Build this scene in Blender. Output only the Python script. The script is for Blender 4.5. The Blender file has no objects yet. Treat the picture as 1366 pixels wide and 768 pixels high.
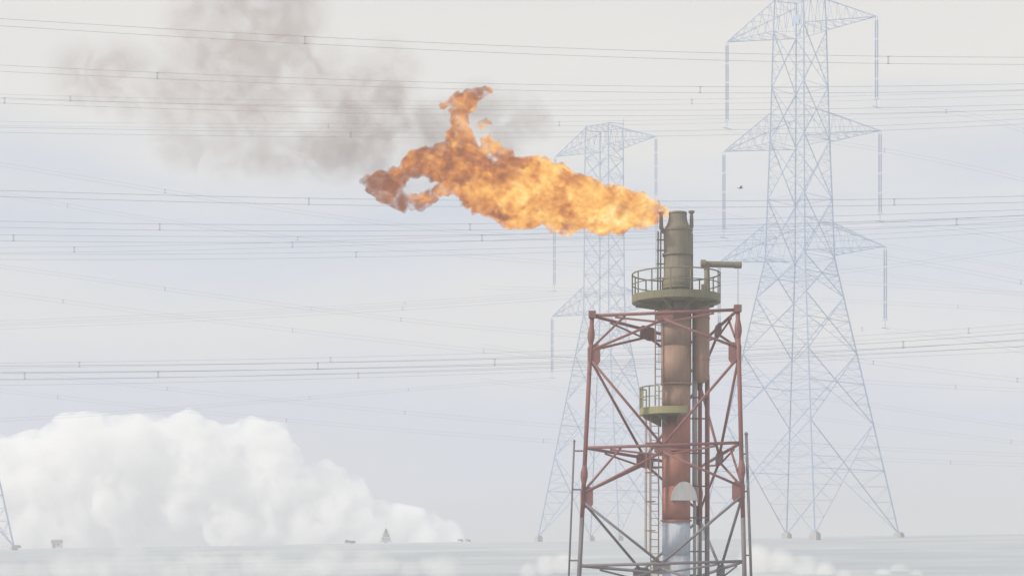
import bpy, bmesh, math, random
import numpy as np
from mathutils import Vector, Matrix, noise as mnoise

random.seed(7)
sc = bpy.context.scene
COL = sc.collection
RAD = math.radians

# ------------------------------------------------------------------ camera
FPX, HZ, CX, EYE = 2150.0, 719.0, 683.0, 2.8     # focal in photo pixels, eye level row, centre column, eye height
cam_d = bpy.data.cameras.new('camera')
cam = bpy.data.objects.new('camera', cam_d); COL.objects.link(cam)
cam.location = (0, 0, EYE); cam.rotation_euler = (RAD(90), 0, 0)
cam_d.sensor_width = 36.0; cam_d.lens = 36.0 * FPX / 1366.0
cam_d.shift_y = (HZ - 384.0) / 1366.0
cam_d.clip_start = 0.5; cam_d.clip_end = 20000
sc.camera = cam

# ------------------------------------------------------------------ world, sun, exposure
SUN_EL, SUN_AZ = 40.0, -108.0      # azimuth clockwise from +Y (view direction): behind the camera, from the left
world = bpy.data.worlds.new('World'); sc.world = world; world.use_nodes = True
wn = world.node_tree; wn.nodes.clear()


def N(nt, typ, **kw):
    n = nt.nodes.new(typ)
    for k, v in kw.items():
        if k == 'inp':
            for kk, vv in v.items():
                n.inputs[kk].default_value = vv
        else:
            setattr(n, k, v)
    return n


def L(nt, a, b):
    nt.links.new(a, b)


def math_node(nt, op, a, b=None, clamp=False):
    n = nt.nodes.new('ShaderNodeMath'); n.operation = op; n.use_clamp = clamp
    for i, v in enumerate((a, b)):
        if v is None: continue
        if isinstance(v, (int, float)): n.inputs[i].default_value = v
        else: nt.links.new(v, n.inputs[i])
    return n.outputs[0]


def ramp(nt, fac, stops, interp='LINEAR'):
    r = nt.nodes.new('ShaderNodeValToRGB'); cr = r.color_ramp; cr.interpolation = interp
    while len(cr.elements) > 1: cr.elements.remove(cr.elements[-1])
    cr.elements[0].position = stops[0][0]; cr.elements[0].color = (*stops[0][1], 1)
    for p, c in stops[1:]:
        e = cr.elements.new(p); e.color = (*c, 1)
    nt.links.new(fac, r.inputs[0])
    return r.outputs[0]


def build_world():
    nt = wn
    sky = N(nt, 'ShaderNodeTexSky', sky_type='NISHITA', sun_disc=False, sun_elevation=RAD(SUN_EL),
            sun_rotation=RAD(SUN_AZ), altitude=50, air_density=1.2, dust_density=2.0, ozone_density=1.5)
    tc = N(nt, 'ShaderNodeTexCoord')
    mp = N(nt, 'ShaderNodeMapping'); mp.inputs['Scale'].default_value = (1.6, 1.6, 13.0)
    mp.inputs['Location'].default_value = (0.35, 0.1, 0.55)
    L(nt, tc.outputs['Generated'], mp.inputs['Vector'])
    n1 = N(nt, 'ShaderNodeTexNoise', inp={'Scale': 1.5, 'Detail': 5.0, 'Roughness': 0.5, 'Distortion': 0.35})
    L(nt, mp.outputs[0], n1.inputs['Vector'])
    # a veil of layered stratus over the whole sky, thinner here and there so the blue comes through
    cover = N(nt, 'ShaderNodeMapRange', inp={'From Min': 0.34, 'From Max': 0.62, 'To Min': 0.86, 'To Max': 0.98})
    L(nt, n1.outputs['Fac'], cover.inputs['Value'])
    mp2 = N(nt, 'ShaderNodeMapping'); mp2.inputs['Scale'].default_value = (2.2, 2.2, 9.0)
    mp2.inputs['Location'].default_value = (3.1, 1.7, 0.2)
    L(nt, tc.outputs['Generated'], mp2.inputs['Vector'])
    n2 = N(nt, 'ShaderNodeTexNoise', inp={'Scale': 1.2, 'Detail': 5.0, 'Roughness': 0.5})
    L(nt, mp2.outputs[0], n2.inputs['Vector'])
    sepz = N(nt, 'ShaderNodeSeparateXYZ'); L(nt, tc.outputs['Generated'], sepz.inputs[0])
    lay = math_node(nt, 'ADD', sepz.outputs['Z'], math_node(nt, 'MULTIPLY', math_node(nt, 'SUBTRACT', n2.outputs['Fac'], 0.5), 0.20))
    veil = ramp(nt, lay, [(0.0, (4.9, 4.95, 5.1)), (0.085, (4.6, 4.95, 6.0)), (0.135, (6.1, 5.9, 5.85)), (0.19, (4.4, 4.95, 6.1)), (0.245, (6.9, 6.65, 6.25)), (0.33, (7.1, 6.8, 6.35)), (0.5, (6.4, 6.5, 6.7)), (1.0, (6.6, 6.6, 6.6))])
    mix = N(nt, 'ShaderNodeMix', data_type='RGBA')
    L(nt, cover.outputs[0], mix.inputs['Factor']); L(nt, sky.outputs[0], mix.inputs['A']); L(nt, veil, mix.inputs['B'])
    bg = N(nt, 'ShaderNodeBackground', inp={'Strength': 0.1})
    L(nt, mix.outputs['Result'], bg.inputs['Color'])
    out = N(nt, 'ShaderNodeOutputWorld'); L(nt, bg.outputs[0], out.inputs['Surface'])


build_world()
sun_d = bpy.data.lights.new('sun', 'SUN'); sun_d.energy = 3.1; sun_d.angle = RAD(2); sun_d.color = (1.0, 0.93, 0.82)
sun = bpy.data.objects.new('sun', sun_d); COL.objects.link(sun)
_az, _el = RAD(SUN_AZ), RAD(SUN_EL)
sdir = Vector((math.sin(_az) * math.cos(_el), math.cos(_az) * math.cos(_el), math.sin(_el)))
sun.rotation_euler = (-sdir).to_track_quat('-Z', 'Y').to_euler()
vs = sc.view_settings
vs.view_transform = 'Standard'; vs.look = 'None'; vs.gamma = 1.0; vs.exposure = 0.19; vs.use_curve_mapping = False

cy = sc.cycles
cy.max_bounces = 16; cy.diffuse_bounces = 2; cy.glossy_bounces = 2; cy.transparent_max_bounces = 16
cy.volume_bounces = 14; cy.volume_step_rate = 1.0; cy.volume_max_steps = 512
cy.use_denoising = True; cy.sample_clamp_indirect = 4.0


# ------------------------------------------------------------------ helpers
def P(px, py, d):
    """the place that stands d metres ahead of the eye, in the line of photo pixel (px, py)"""
    return Vector(((px - CX) * d / FPX, d, EYE + (HZ - py) * d / FPX))


def tag(o, label=None, cat=None, group=None, kind=None):
    if label: o['label'] = label
    if cat: o['category'] = cat
    if group: o['group'] = group
    if kind: o['kind'] = kind
    return o


def empty(name, loc=(0, 0, 0), rz=0.0):
    o = bpy.data.objects.new(name, None); COL.objects.link(o)
    o.location = loc; o.rotation_euler = (0, 0, rz); o.empty_display_size = 0.2
    return o


def new_mat(name):
    m = bpy.data.materials.new(name); m.use_nodes = True
    m.node_tree.nodes.clear()
    return m, m.node_tree


def paint(name, base, rough=0.6, metal=0.0, var=0.18, scale=1.5, wear=None, wear_amt=0.0, streak=True):
    """painted or bare metal: base colour with blotches, vertical rain streaks and patches of wear"""
    m, nt = new_mat(name)
    tc = N(nt, 'ShaderNodeTexCoord'); geo = N(nt, 'ShaderNodeNewGeometry')
    n1 = N(nt, 'ShaderNodeTexNoise', inp={'Scale': scale, 'Detail': 6.0, 'Roughness': 0.6})
    L(nt, geo.outputs['Position'], n1.inputs['Vector'])
    mp = N(nt, 'ShaderNodeMapping'); mp.inputs['Scale'].default_value = (6, 6, 0.5) if streak else (5, 5, 5)
    L(nt, geo.outputs['Position'], mp.inputs['Vector'])
    n2 = N(nt, 'ShaderNodeTexNoise', inp={'Scale': 1.6, 'Detail': 5.0, 'Roughness': 0.65})
    L(nt, mp.outputs[0], n2.inputs['Vector'])
    s = math_node(nt, 'MULTIPLY', math_node(nt, 'ADD', n1.outputs['Fac'], n2.outputs['Fac']), 0.5)
    lo = tuple(c * (1 - var) for c in base); hi = tuple(min(1, c * (1 + var)) for c in base)
    c = ramp(nt, s, [(0.3, lo), (0.7, hi)])
    if wear:
        n3 = N(nt, 'ShaderNodeTexNoise', inp={'Scale': scale * 2.2, 'Detail': 8.0, 'Roughness': 0.7})
        L(nt, mp.outputs[0], n3.inputs['Vector'])
        w = N(nt, 'ShaderNodeMapRange', inp={'From Min': 0.52, 'From Max': 0.66, 'To Min': 0.0, 'To Max': wear_amt})
        L(nt, n3.outputs['Fac'], w.inputs['Value'])
        mx = N(nt, 'ShaderNodeMix', data_type='RGBA'); mx.inputs['B'].default_value = (*wear, 1)
        L(nt, w.outputs[0], mx.inputs['Factor']); L(nt, c, mx.inputs['A']); c = mx.outputs['Result']
    b = N(nt, 'ShaderNodeBsdfPrincipled', inp={'Metallic': metal})
    L(nt, c, b.inputs['Base Color'])
    r = N(nt, 'ShaderNodeMapRange', inp={'To Min': rough - 0.12, 'To Max': min(1, rough + 0.15)})
    L(nt, n1.outputs['Fac'], r.inputs['Value']); L(nt, r.outputs[0], b.inputs['Roughness'])
    bp = N(nt, 'ShaderNodeBump', inp={'Strength': 0.15, 'Distance': 0.02})
    L(nt, n2.outputs['Fac'], bp.inputs['Height']); L(nt, bp.outputs[0], b.inputs['Normal'])
    o = N(nt, 'ShaderNodeOutputMaterial'); L(nt, b.outputs[0], o.inputs['Surface'])
    return m


M = {}
M['soot'] = paint('sooty_steel', (0.215, 0.185, 0.135), 0.8, wear=(0.10, 0.085, 0.065), wear_amt=0.6, scale=1.0)
M['red'] = paint('faded_red_paint', (0.36, 0.135, 0.095), 0.6, wear=(0.22, 0.12, 0.09), wear_amt=0.7)
M['redbrown'] = paint('heat_browned_red_paint', (0.32, 0.20, 0.145), 0.65, wear=(0.20, 0.15, 0.11), wear_amt=0.7)
M['white'] = paint('weathered_white_paint', (0.50, 0.54, 0.61), 0.8, wear=(0.30, 0.29, 0.28), wear_amt=0.6)
M['steelred'] = paint('dull_red_structural_steel', (0.24, 0.10, 0.09), 0.65, var=.3, wear=(0.13, 0.085, 0.07), wear_amt=0.85)
M['steelgrey'] = paint('grey_structural_steel', (0.19, 0.165, 0.175), 0.65, wear=(0.12, 0.09, 0.075), wear_amt=0.5)
M['olive'] = paint('olive_steel', (0.20, 0.18, 0.11), 0.75, wear=(0.12, 0.10, 0.07), wear_amt=0.6)
M['yellow'] = paint('dirty_yellow_steel', (0.30, 0.275, 0.14), 0.7, wear=(0.2, 0.18, 0.09), wear_amt=0.6)
M['palepipe'] = paint('pale_lagged_pipe', (0.50, 0.50, 0.50), 0.5, wear=(0.36, 0.34, 0.33), wear_amt=0.5)
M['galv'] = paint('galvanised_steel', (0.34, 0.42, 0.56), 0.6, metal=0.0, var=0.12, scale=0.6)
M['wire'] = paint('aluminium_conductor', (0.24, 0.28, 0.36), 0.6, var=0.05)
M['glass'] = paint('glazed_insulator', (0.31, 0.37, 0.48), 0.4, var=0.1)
M['concrete'] = paint('concrete_footing', (0.42, 0.42, 0.42), 0.9, streak=False)
M['bark'] = paint('bark', (0.07, 0.05, 0.04), 0.9)
M['plaster'] = paint('pale_plaster', (0.55, 0.5, 0.46), 0.9)
M['tile'] = paint('dull_roof', (0.2, 0.14, 0.12), 0.9)
M['pane'] = paint('dark_pane', (0.05, 0.06, 0.07), 0.2)
M['feather'] = paint('dark_feather', (0.03, 0.04, 0.06), 0.8)


class MB:
    def __init__(self): self.v = []; self.f = []

    def add(self, vs_, fs_):
        k = len(self.v); self.v += [tuple(p) for p in vs_]; self.f += [[i + k for i in f] for f in fs_]

    def bar(self, a, b, r, n=6, r2=None, cap=True, up=None, asp=1.0):
        a = Vector(a); b = Vector(b); d = (b - a)
        if d.length < 1e-6: return self
        d.normalize()
        ref = Vector(up) if up is not None else (Vector((0, 0, 1)) if abs(d.z) < 0.9 else Vector((1, 0, 0)))
        x = d.cross(ref).normalized(); y = d.cross(x).normalized()
        r2 = r if r2 is None else r2
        vs_ = []
        for c, rr in ((a, r), (b, r2)):
            for i in range(n):
                t = 2 * math.pi * (i + .5) / n
                vs_.append(c + x * math.cos(t) * rr + y * math.sin(t) * rr * asp)
        fs_ = [[i, (i + 1) % n, n + (i + 1) % n, n + i] for i in range(n)]
        if cap: fs_ += [list(range(n))[::-1], list(range(n, 2 * n))]
        self.add(vs_, fs_); return self

    def tube(self, pts, r, n=5):
        pts = [Vector(p) for p in pts]; vs_ = []
        for i, p in enumerate(pts):
            d = (pts[min(i + 1, len(pts) - 1)] - pts[max(i - 1, 0)]).normalized()
            ref = Vector((0, 0, 1)) if abs(d.z) < 0.9 else Vector((1, 0, 0))
            x = d.cross(ref).normalized(); y = d.cross(x).normalized()
            for k in range(n):
                t = 2 * math.pi * k / n
                vs_.append(p + (x * math.cos(t) + y * math.sin(t)) * r)
        fs_ = []
        for i in range(len(pts) - 1):
            for k in range(n):
                fs_.append([i * n + k, i * n + (k + 1) % n, (i + 1) * n + (k + 1) % n, (i + 1) * n + k])
        fs_ += [list(range(n))[::-1], list(range((len(pts) - 1) * n, len(pts) * n))]
        self.add(vs_, fs_); return self

    def lathe(self, c, prof, n=32, axis=None):
        """prof: (radius, height) pairs about a vertical line through c"""
        c = Vector(c); vs_ = []
        for r, z in prof:
            for k in range(n):
                t = 2 * math.pi * k / n
                vs_.append(c + Vector((r * math.cos(t), r * math.sin(t), z)))
        fs_ = []
        for i in range(len(prof) - 1):
            for k in range(n):
                fs_.append([i * n + k, i * n + (k + 1) % n, (i + 1) * n + (k + 1) % n, (i + 1) * n + k])
        fs_ += [list(range(n))[::-1], list(range((len(prof) - 1) * n, len(prof) * n))]
        self.add(vs_, fs_); return self

    def prism(self, poly, off):
        poly = [Vector(p) for p in poly]; off = Vector(off); n = len(poly)
        vs_ = [p - off * .5 for p in poly] + [p + off * .5 for p in poly]
        fs_ = [list(range(n))[::-1], list(range(n, 2 * n))] + [[i, (i + 1) % n, n + (i + 1) % n, n + i] for i in range(n)]
        self.add(vs_, fs_); return self

    def box(self, c, s, rz=0.0):
        c = Vector(c); R = Matrix.Rotation(rz, 3, 'Z'); vs_ = []
        for z in (-.5, .5):
            for x, y in ((-.5, -.5), (.5, -.5), (.5, .5), (-.5, .5)):
                vs_.append(c + R @ Vector((x * s[0], y * s[1], z * s[2])))
        self.add(vs_, [[3, 2, 1, 0], [4, 5, 6, 7], [0, 1, 5, 4], [1, 2, 6, 5], [2, 3, 7, 6], [3, 0, 4, 7]]); return self

    def build(self, name, mat, parent=None, smooth=False, kind=None, label=None):
        me = bpy.data.meshes.new(name)
        off = Vector((0, 0, 0))
        if parent is not None:
            off = parent['_o'] if False else ORG.get(parent.name, Vector((0, 0, 0)))
        me.from_pydata([(p[0] - off[0], p[1] - off[1], p[2] - off[2]) for p in self.v], [], self.f)
        bm = bmesh.new(); bm.from_mesh(me); bmesh.ops.recalc_face_normals(bm, faces=bm.faces); bm.to_mesh(me); bm.free()
        me.materials.append(mat)
        if smooth:
            for p in me.polygons: p.use_smooth = True
        o = bpy.data.objects.new(name, me); COL.objects.link(o)
        if parent is not None:
            o.parent = parent; ORG[o.name] = off
        if kind: o['kind'] = kind
        if label: o['label'] = label
        return o


ORG = {}   # world origin of each thing (parts are modelled in world space, stored relative to it)


def thing(name, loc, label, cat, group=None):
    o = empty(name, loc); ORG[o.name] = Vector(loc)
    return tag(o, label, cat, group)


# ------------------------------------------------------------------ ground
SLOPE = 0.0155


def ground_z(x, y):
    t = min(1.0, max(0.0, (y - 76.0) / 170.0)); t = t * t * (3 - 2 * t)
    z = 2.3 * t + SLOPE * x * min(1.0, max(0.15, (y - 40) / 150.0))
    a = min(1.0, max(0.0, (y - 90) / 60.0))
    z += a * 0.10 * mnoise.noise(Vector((x * 0.03, y * 0.02, 0.3))) * min(2.0, y / 250.0)
    z += a * min(y, 900) / 900 * 0.5 * mnoise.noise(Vector((x * 0.012, y * 0.006, 4.3)))
    z -= max(0.0, y - 480) ** 2 * 0.008
    return z


def build_ground():
    ys = [-60, -20, 10, 30, 50, 60, 70] + list(np.arange(76, 320, 6.0)) + list(np.geomspace(322, 480, 24)) + [495, 515]
    nx = 121
    v = []; f = []
    for y in ys:
        w = 120 + max(0, y) * 0.75
        for i in range(nx):
            x = (i / (nx - 1) * 2 - 1) * w
            v.append((x, y, ground_z(x, y)))
    for j in range(len(ys) - 1):
        for i in range(nx - 1):
            k = j * nx + i; f.append((k, k + 1, k + nx + 1, k + nx))
    me = bpy.data.meshes.new('ground'); me.from_pydata(v, [], f)
    for p in me.polygons: p.use_smooth = True
    m, nt = new_mat('dry_field')
    geo = N(nt, 'ShaderNodeNewGeometry')
    n1 = N(nt, 'ShaderNodeTexNoise', inp={'Scale': 0.05, 'Detail': 8.0, 'Roughness': 0.6}); L(nt, geo.outputs['Position'], n1.inputs['Vector'])
    mp = N(nt, 'ShaderNodeMapping'); mp.inputs['Scale'].default_value = (0.03, 0.22, 0.1); L(nt, geo.outputs['Position'], mp.inputs['Vector'])
    n2 = N(nt, 'ShaderNodeTexNoise', inp={'Scale': 1.0, 'Detail': 6.0, 'Roughness': 0.6}); L(nt, mp.outputs[0], n2.inputs['Vector'])
    s = math_node(nt, 'MULTIPLY', math_node(nt, 'ADD', n1.outputs['Fac'], n2.outputs['Fac']), 0.5)
    c = ramp(nt, s, [(0.33, (0.30, 0.345, 0.385)), (0.5, (0.40, 0.43, 0.46)), (0.68, (0.53, 0.54, 0.545))])
    b = N(nt, 'ShaderNodeBsdfPrincipled', inp={'Roughness': 0.95}); L(nt, c, b.inputs['Base Color'])
    bp = N(nt, 'ShaderNodeBump', inp={'Strength': 0.5, 'Distance': 0.3}); L(nt, n1.outputs['Fac'], bp.inputs['Height']); L(nt, bp.outputs[0], b.inputs['Normal'])
    o = N(nt, 'ShaderNodeOutputMaterial'); L(nt, b.outputs[0], o.inputs['Surface'])
    me.materials.append(m)
    ob = bpy.data.objects.new('ground', me); COL.objects.link(ob); tag(ob, kind='structure')


build_ground()


# ------------------------------------------------------------------ haze: the air of the place
def build_haze():
    mb = MB(); mb.box((0, 225, 37.5), (1100, 600, 110))
    m, nt = new_mat('haze_air')
    pv = N(nt, 'ShaderNodeVolumePrincipled', inp={'Color': (0.93, 0.945, 0.97, 1), 'Density': 0.0016, 'Anisotropy': 0.0})
    o = N(nt, 'ShaderNodeOutputMaterial'); L(nt, pv.outputs[0], o.inputs['Volume'])
    ob = mb.build('haze', m); tag(ob, kind='stuff')


build_haze()


# ------------------------------------------------------------------ pylons


def lerp(a, b, t): return a + (b - a) * t


def pylon(name, label, cxp, depth, base_y, prof, nodes, arms, top, th, arm_th, dense=None, bar_s=1.0, plate=False):
    """prof: (photo row, outer half-width in px); nodes: panel rows; arms: (row, half-span px, root height px)"""
    s = FPX / depth                                    # px per metre
    TH = RAD(th); AT = RAD(arm_th)
    U = Vector((math.cos(TH), -math.sin(TH), 0)); V = Vector((math.sin(TH), math.cos(TH), 0))
    UA = Vector((math.cos(AT), -math.sin(AT), 0))      # along the cross-arms (right end nearer)
    k = math.cos(TH) + math.sin(TH)
    base = P(cxp, base_y, depth)
    gz = ground_z(base.x, base.y)
    t = thing(name, (base.x, base.y, gz), label, 'pylon', 'lattice pylons in the haze')
    ry = [p[0] for p in prof][::-1]; rw = [p[1] for p in prof][::-1]

    def W(py): return float(np.interp(py, ry, rw)) / s / k

    def C(i, py):                                      # corner i (0..3) at photo row py
        w = W(py); a, b = ((-1, -1), (1, -1), (1, 1), (-1, 1))[i]
        p = base + U * (a * w) + V * (b * w); p.z = EYE + (HZ - py) / s
        return p

    lr = 0.15 * bar_s; br = 0.075 * bar_s; sr = 0.034 * bar_s
    rows = sorted(set([p[0] for p in prof] + [base_y]), reverse=True)
    for i in range(4):
        mb = MB()
        pts = [C(i, r) for r in rows if r <= base_y and r >= top]
        for a, b in zip(pts, pts[1:]): mb.bar(a, b, lr, 4)
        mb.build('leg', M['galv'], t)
        f = C(i, base_y); g = ground_z(f.x, f.y)
        mb = MB(); h = max(0.5, f.z - g + 0.25)
        mb.box((f.x, f.y, f.z + 0.05 - h / 2), (1.1, 1.1, h), TH); mb.box((f.x, f.y, f.z + 0.15), (.8, .8, 0.2), TH)
        mb.build('footing', M['concrete'], t)
    sec = MB()
    faces = ((0, 1), (1, 2), (2, 3), (3, 0))
    for r0, r1 in zip(nodes, nodes[1:]):
        for (i, j) in faces:
            a0, a1, b0, b1 = C(i, r0), C(i, r1), C(j, r0), C(j, r1)
            if dense and r0 <= dense:
                for d in ((a0, b1), (b0, a1)):
                    MB().bar(d[0], d[1], br * .75, 4).build('diagonal_brace', M['galv'], t)
                continue
            for d in ((a0, b1), (b0, a1)):
                MB().bar(d[0], d[1], br, 4).build('diagonal_brace', M['galv'], t)
            w0 = (b0 - a0).length; w1 = (b1 - a1).length
            tx = w0 / (w0 + w1)                         # crossing point of the X
            X = lerp(a0, b1, tx)
            big = w0 > 7
            ma, mbp = lerp(a0, a1, tx), lerp(b0, b1, tx)
            if big:
                MB().bar(ma, mbp, br * .9, 4).build('tie_beam', M['galv'], t)
            # redundant members: zigzag between each leg and the diagonals
            n = 4 if w0 > 6 else 3
            for (p0, pm, p1, q0, q1) in ((a0, ma, a1, b0, b1), (b0, mbp, b1, a0, a1)):
                for (s0, s1, e) in ((p0, pm, X), (p1, pm, X)):
                    for q in range(1, n):
                        fl = lerp(s0, s1, q / n); fd = lerp(s0, e, q / n); fl2 = lerp(s0, s1, (q + 1) / n)
                        sec.bar(fl, fd, sr, 3, cap=False); sec.bar(fd, fl2, sr, 3, cap=False)
    for r in nodes[1:]:                                 # plan bracing and belts
        if r <= nodes[4]:
            for (i, j) in faces: sec.bar(C(i, r), C(j, r), sr * 1.3, 3, cap=False)
            sec.bar(C(0, r), C(2, r), sr, 3, cap=False); sec.bar(C(1, r), C(3, r), sr, 3, cap=False)
    sec.build('secondary_bracing', M['galv'], t, kind='stuff')
    tips = {}
    for ai, (ra, half, rooth, slen) in enumerate(arms):
        for sd in (-1, 1):
            ci = (1, 2) if sd > 0 else (0, 3)
            w = W(ra)
            tip = base + UA * (sd * half / s / math.cos(AT)); tip.z = EYE + (HZ - ra) / s
            tip.z += 0.15
            mb = MB()
            ru = max(top, ra - rooth)
            lo = [C(c, ra) for c in ci]; up = [C(c, ru) for c in ci]
            for q in lo + up: mb.bar(q, tip, br * 1.15, 4)
            nn = 6
            for (A, B) in ((lo[0], up[0]), (lo[1], up[1]), (lo[0], lo[1]), (up[0], up[1])):
                for q in range(nn):
                    p0 = lerp(A, tip, q / nn); p1 = lerp(B, tip, (q + .5) / nn); p2 = lerp(A, tip, (q + 1) / nn)
                    mb.bar(p0, p1, sr * 1.1, 3, cap=False); mb.bar(p1, p2, sr * 1.1, 3, cap=False)
            mb.build('cross_arm', M['galv'], t)
            # a pair of insulator strings of four long units each, with a yoke and clamp below
            Ls = slen / s
            for dx in (-.17, .17):
                mb = MB(); o = tip + U * dx
                mb.bar(o, o - Vector((0, 0, .5)), .04, 4)
                for u in range(4):
                    z0 = .5 + u * (Ls - 1.6) / 4; z1 = .5 + (u + 1) * (Ls - 1.6) / 4 - .22
                    prof_ = [(.05, -z0)]
                    for q in range(9):
                        zz = -lerp(z0, z1, (q + .3) / 9); prof_ += [(.12, zz), (.085, zz - (z1 - z0) / 18)]
                    prof_ += [(.05, -z1)]
                    mb.lathe(o, prof_, 6)
                    mb.bar(o - Vector((0, 0, z1)), o - Vector((0, 0, z1 + .22)), .035, 4)
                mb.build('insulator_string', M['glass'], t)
            end = tip - Vector((0, 0, Ls - 1.1))
            mb = MB(); mb.bar(end - U * .45, end + U * .45, .07, 4); mb.bar(end, end - Vector((0, 0, 1.1)), .05, 4)
            mb.bar(end - Vector((0, 0, 1.1)) - V * .9, end - Vector((0, 0, 1.1)) + V * .9, .06, 4)
            mb.build('yoke', M['galv'], t)
            tips[(ai, sd)] = end - Vector((0, 0, 1.1))
    # earth-wire beam across the head
    mb = MB()
    w = W(top)
    c0 = base.copy(); c0.z = EYE + (HZ - top) / s
    e0 = c0 - U * (w * 1.5); e1 = c0 + U * (w * 1.7)
    for b in (-1, 1):
        mb.bar(c0 - U * w + V * (b * w), e0, br, 4); mb.bar(c0 + U * w + V * (b * w), e1, br, 4)
        mb.bar(c0 - U * w + V * (b * w), c0 + U * w + V * (b * w), br, 4)
        for q in range(4):
            a = lerp(-w, w, q / 4); a2 = lerp(-w, w, (q + 1) / 4)
            mb.bar(c0 + U * a + V * (b * w), c0 + U * a2 - V * (b * w), sr * 1.3, 3)
            pz = C(0, nodes[-1]).z
            mb.bar(c0 + U * a + V * (b * w), c0 + U * ((a + a2) / 2) + V * (b * w) + Vector((0, 0, pz - c0.z)), sr * 1.3, 3)
            mb.bar(c0 + U * a2 + V * (b * w), c0 + U * ((a + a2) / 2) + V * (b * w) + Vector((0, 0, pz - c0.z)), sr * 1.3, 3)
    mb.bar(e1, e1 + Vector((0, 0, .9)), .07, 4); mb.bar(e0, e0 + Vector((0, 0, .9)), .07, 4)
    mb.build('earth_wire_beam', M['galv'], t)
    if plate:
        q = lerp(C(0, arms[0][0]), C(1, arms[0][0]), .78) - V * .2 + Vector((0, 0, .6))
        mb = MB(); mb.prism([q - U * .55 - Vector((0, 0, .55)), q + U * .55 - Vector((0, 0, .55)), q + U * .55 + Vector((0, 0, .55)), q - U * .55 + Vector((0, 0, .55))], V * .06)
        mb.build('sign_plate', M['galv'], t)
    return t, tips


D1, D2 = 226.0, 293.0
P1, T1 = pylon('lattice_pylon', 'tall blue-grey lattice pylon right of the flare stack, its head cut by the top edge', 1067, D1, 711.5,
               [(711.5, 131), (345, 46), (187, 39.5), (40, 35), (-6, 33)],
               [711.5, 566, 472, 397, 345, 266, 187, 117, 42], [(41, 90, 41, 118), (190, 94, 40, 118), (341, 100, 44, 106)], -6, 47, 31, bar_s=0.84, plate=True)
P2, T2 = pylon('lattice_pylon', 'smaller paler lattice pylon standing behind the flame and the flare stack', 806, D2, 715.5,
               [(715.5, 88), (420, 27.5), (190, 25.5), (170, 25)],
               [715.5, 610, 535, 475, 420, 393, 366, 340, 314, 288, 262, 236, 212, 197], [(197, 64, 25, 84), (297, 65, 28, 84), (415, 68, 33, 84)], 170, 36, 41, dense=421, bar_s=.98)
P3, T3 = pylon('lattice_pylon', 'pylon of which one leg shows at the left edge, beside the cumulus', -78, D2, 728.5,
               [(728.5, 92), (420, 27.5), (190, 25.5), (170, 25)],
               [728.5, 610, 535, 475, 420, 366, 314, 262, 197], [(197, 64, 25, 84), (297, 65, 28, 84), (415, 68, 33, 84)], 170, 36, 36, bar_s=1.15)


# ------------------------------------------------------------------ overhead lines: each a twin bundle with spacers
def proj(p):
    p = Vector(p); return (CX + p.x * FPX / p.y, HZ - (p.z - EYE) * FPX / p.y)


LINEGROUP = 'twin overhead conductors'


def line(label, pts, sep, spacers=(), d=None, ext=(320, 320), r=1.0, start=None, end=None):
    """pts: (column, row of upper wire) in the photo; sep: gap in px (0.5 m apart sets the distance)"""
    pts = list(pts)
    dd = 0.5 * FPX / sep if d is None else d
    d0 = d1 = dd
    if start is not None:
        pts = [proj(start)] + pts; d0 = start.y
    if end is not None:
        pts = pts + [proj(end)]; d1 = end.y
    xs = np.array([p[0] for p in pts]); ys = np.array([p[1] for p in pts])
    deg = 2 if len(pts) < 5 else 3
    deg = min(deg, len(pts) - 1)
    wts = np.ones(len(xs))
    if start is not None: wts[0] = 30
    if end is not None: wts[-1] = 30
    co = np.polyfit(xs, ys, deg, w=wts)
    dy0 = np.polyval(np.polyder(co), xs[0]); dy1 = np.polyval(np.polyder(co), xs[-1])
    dd2 = float(np.polyder(np.poly1d(np.polyfit(xs, ys, 2)), 2)(0)) / 2
    x0 = xs[0] if start is not None else xs[0] - ext[0]
    x1 = xs[-1] if end is not None else xs[-1] + ext[1]

    def row(x):
        if x < xs[0]: q = x - xs[0]; return np.polyval(co, xs[0]) + dy0 * q + dd2 * q * q
        if x > xs[-1]: q = x - xs[-1]; return np.polyval(co, xs[-1]) + dy1 * q + dd2 * q * q
        return float(np.polyval(co, x))

    def dep(x): return lerp(d0, d1, min(1.3, max(-.3, (x - xs[0]) / (xs[-1] - xs[0]))))
    n = 30
    cols = np.linspace(x0, x1, n)
    org = P(cols[n // 2], row(cols[n // 2]), dep(cols[n // 2]))
    t = thing('power_line', org, label, 'power line', LINEGROUP)
    up = [P(x, row(x), dep(x)) for x in cols]
    gap = 0.5 if start is None and end is None else 0.46
    rw = 0.0128 * r * (dd / 119.0) ** 0.45
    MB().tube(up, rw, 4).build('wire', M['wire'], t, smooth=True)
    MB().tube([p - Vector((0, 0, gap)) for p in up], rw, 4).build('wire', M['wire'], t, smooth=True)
    for x in spacers:
        p = P(x, row(x), dep(x)); q = p - Vector((0, 0, gap)); e = Vector((1, 0, 0))
        k = 0.66 * (dd / 119.0) ** 0.4
        mb = MB()
        mb.bar(p - e * .05 * k, q - e * .05 * k, .028 * k, 4); mb.bar(p + e * .05 * k, q + e * .05 * k, .028 * k, 4)
        mb.bar(p - e * .14 * k, p + e * .14 * k, .05 * k, 5); mb.bar(q - e * .14 * k, q + e * .14 * k, .05 * k, 5)
        mb.build('spacer', M['wire'], t)
    return t


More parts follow.
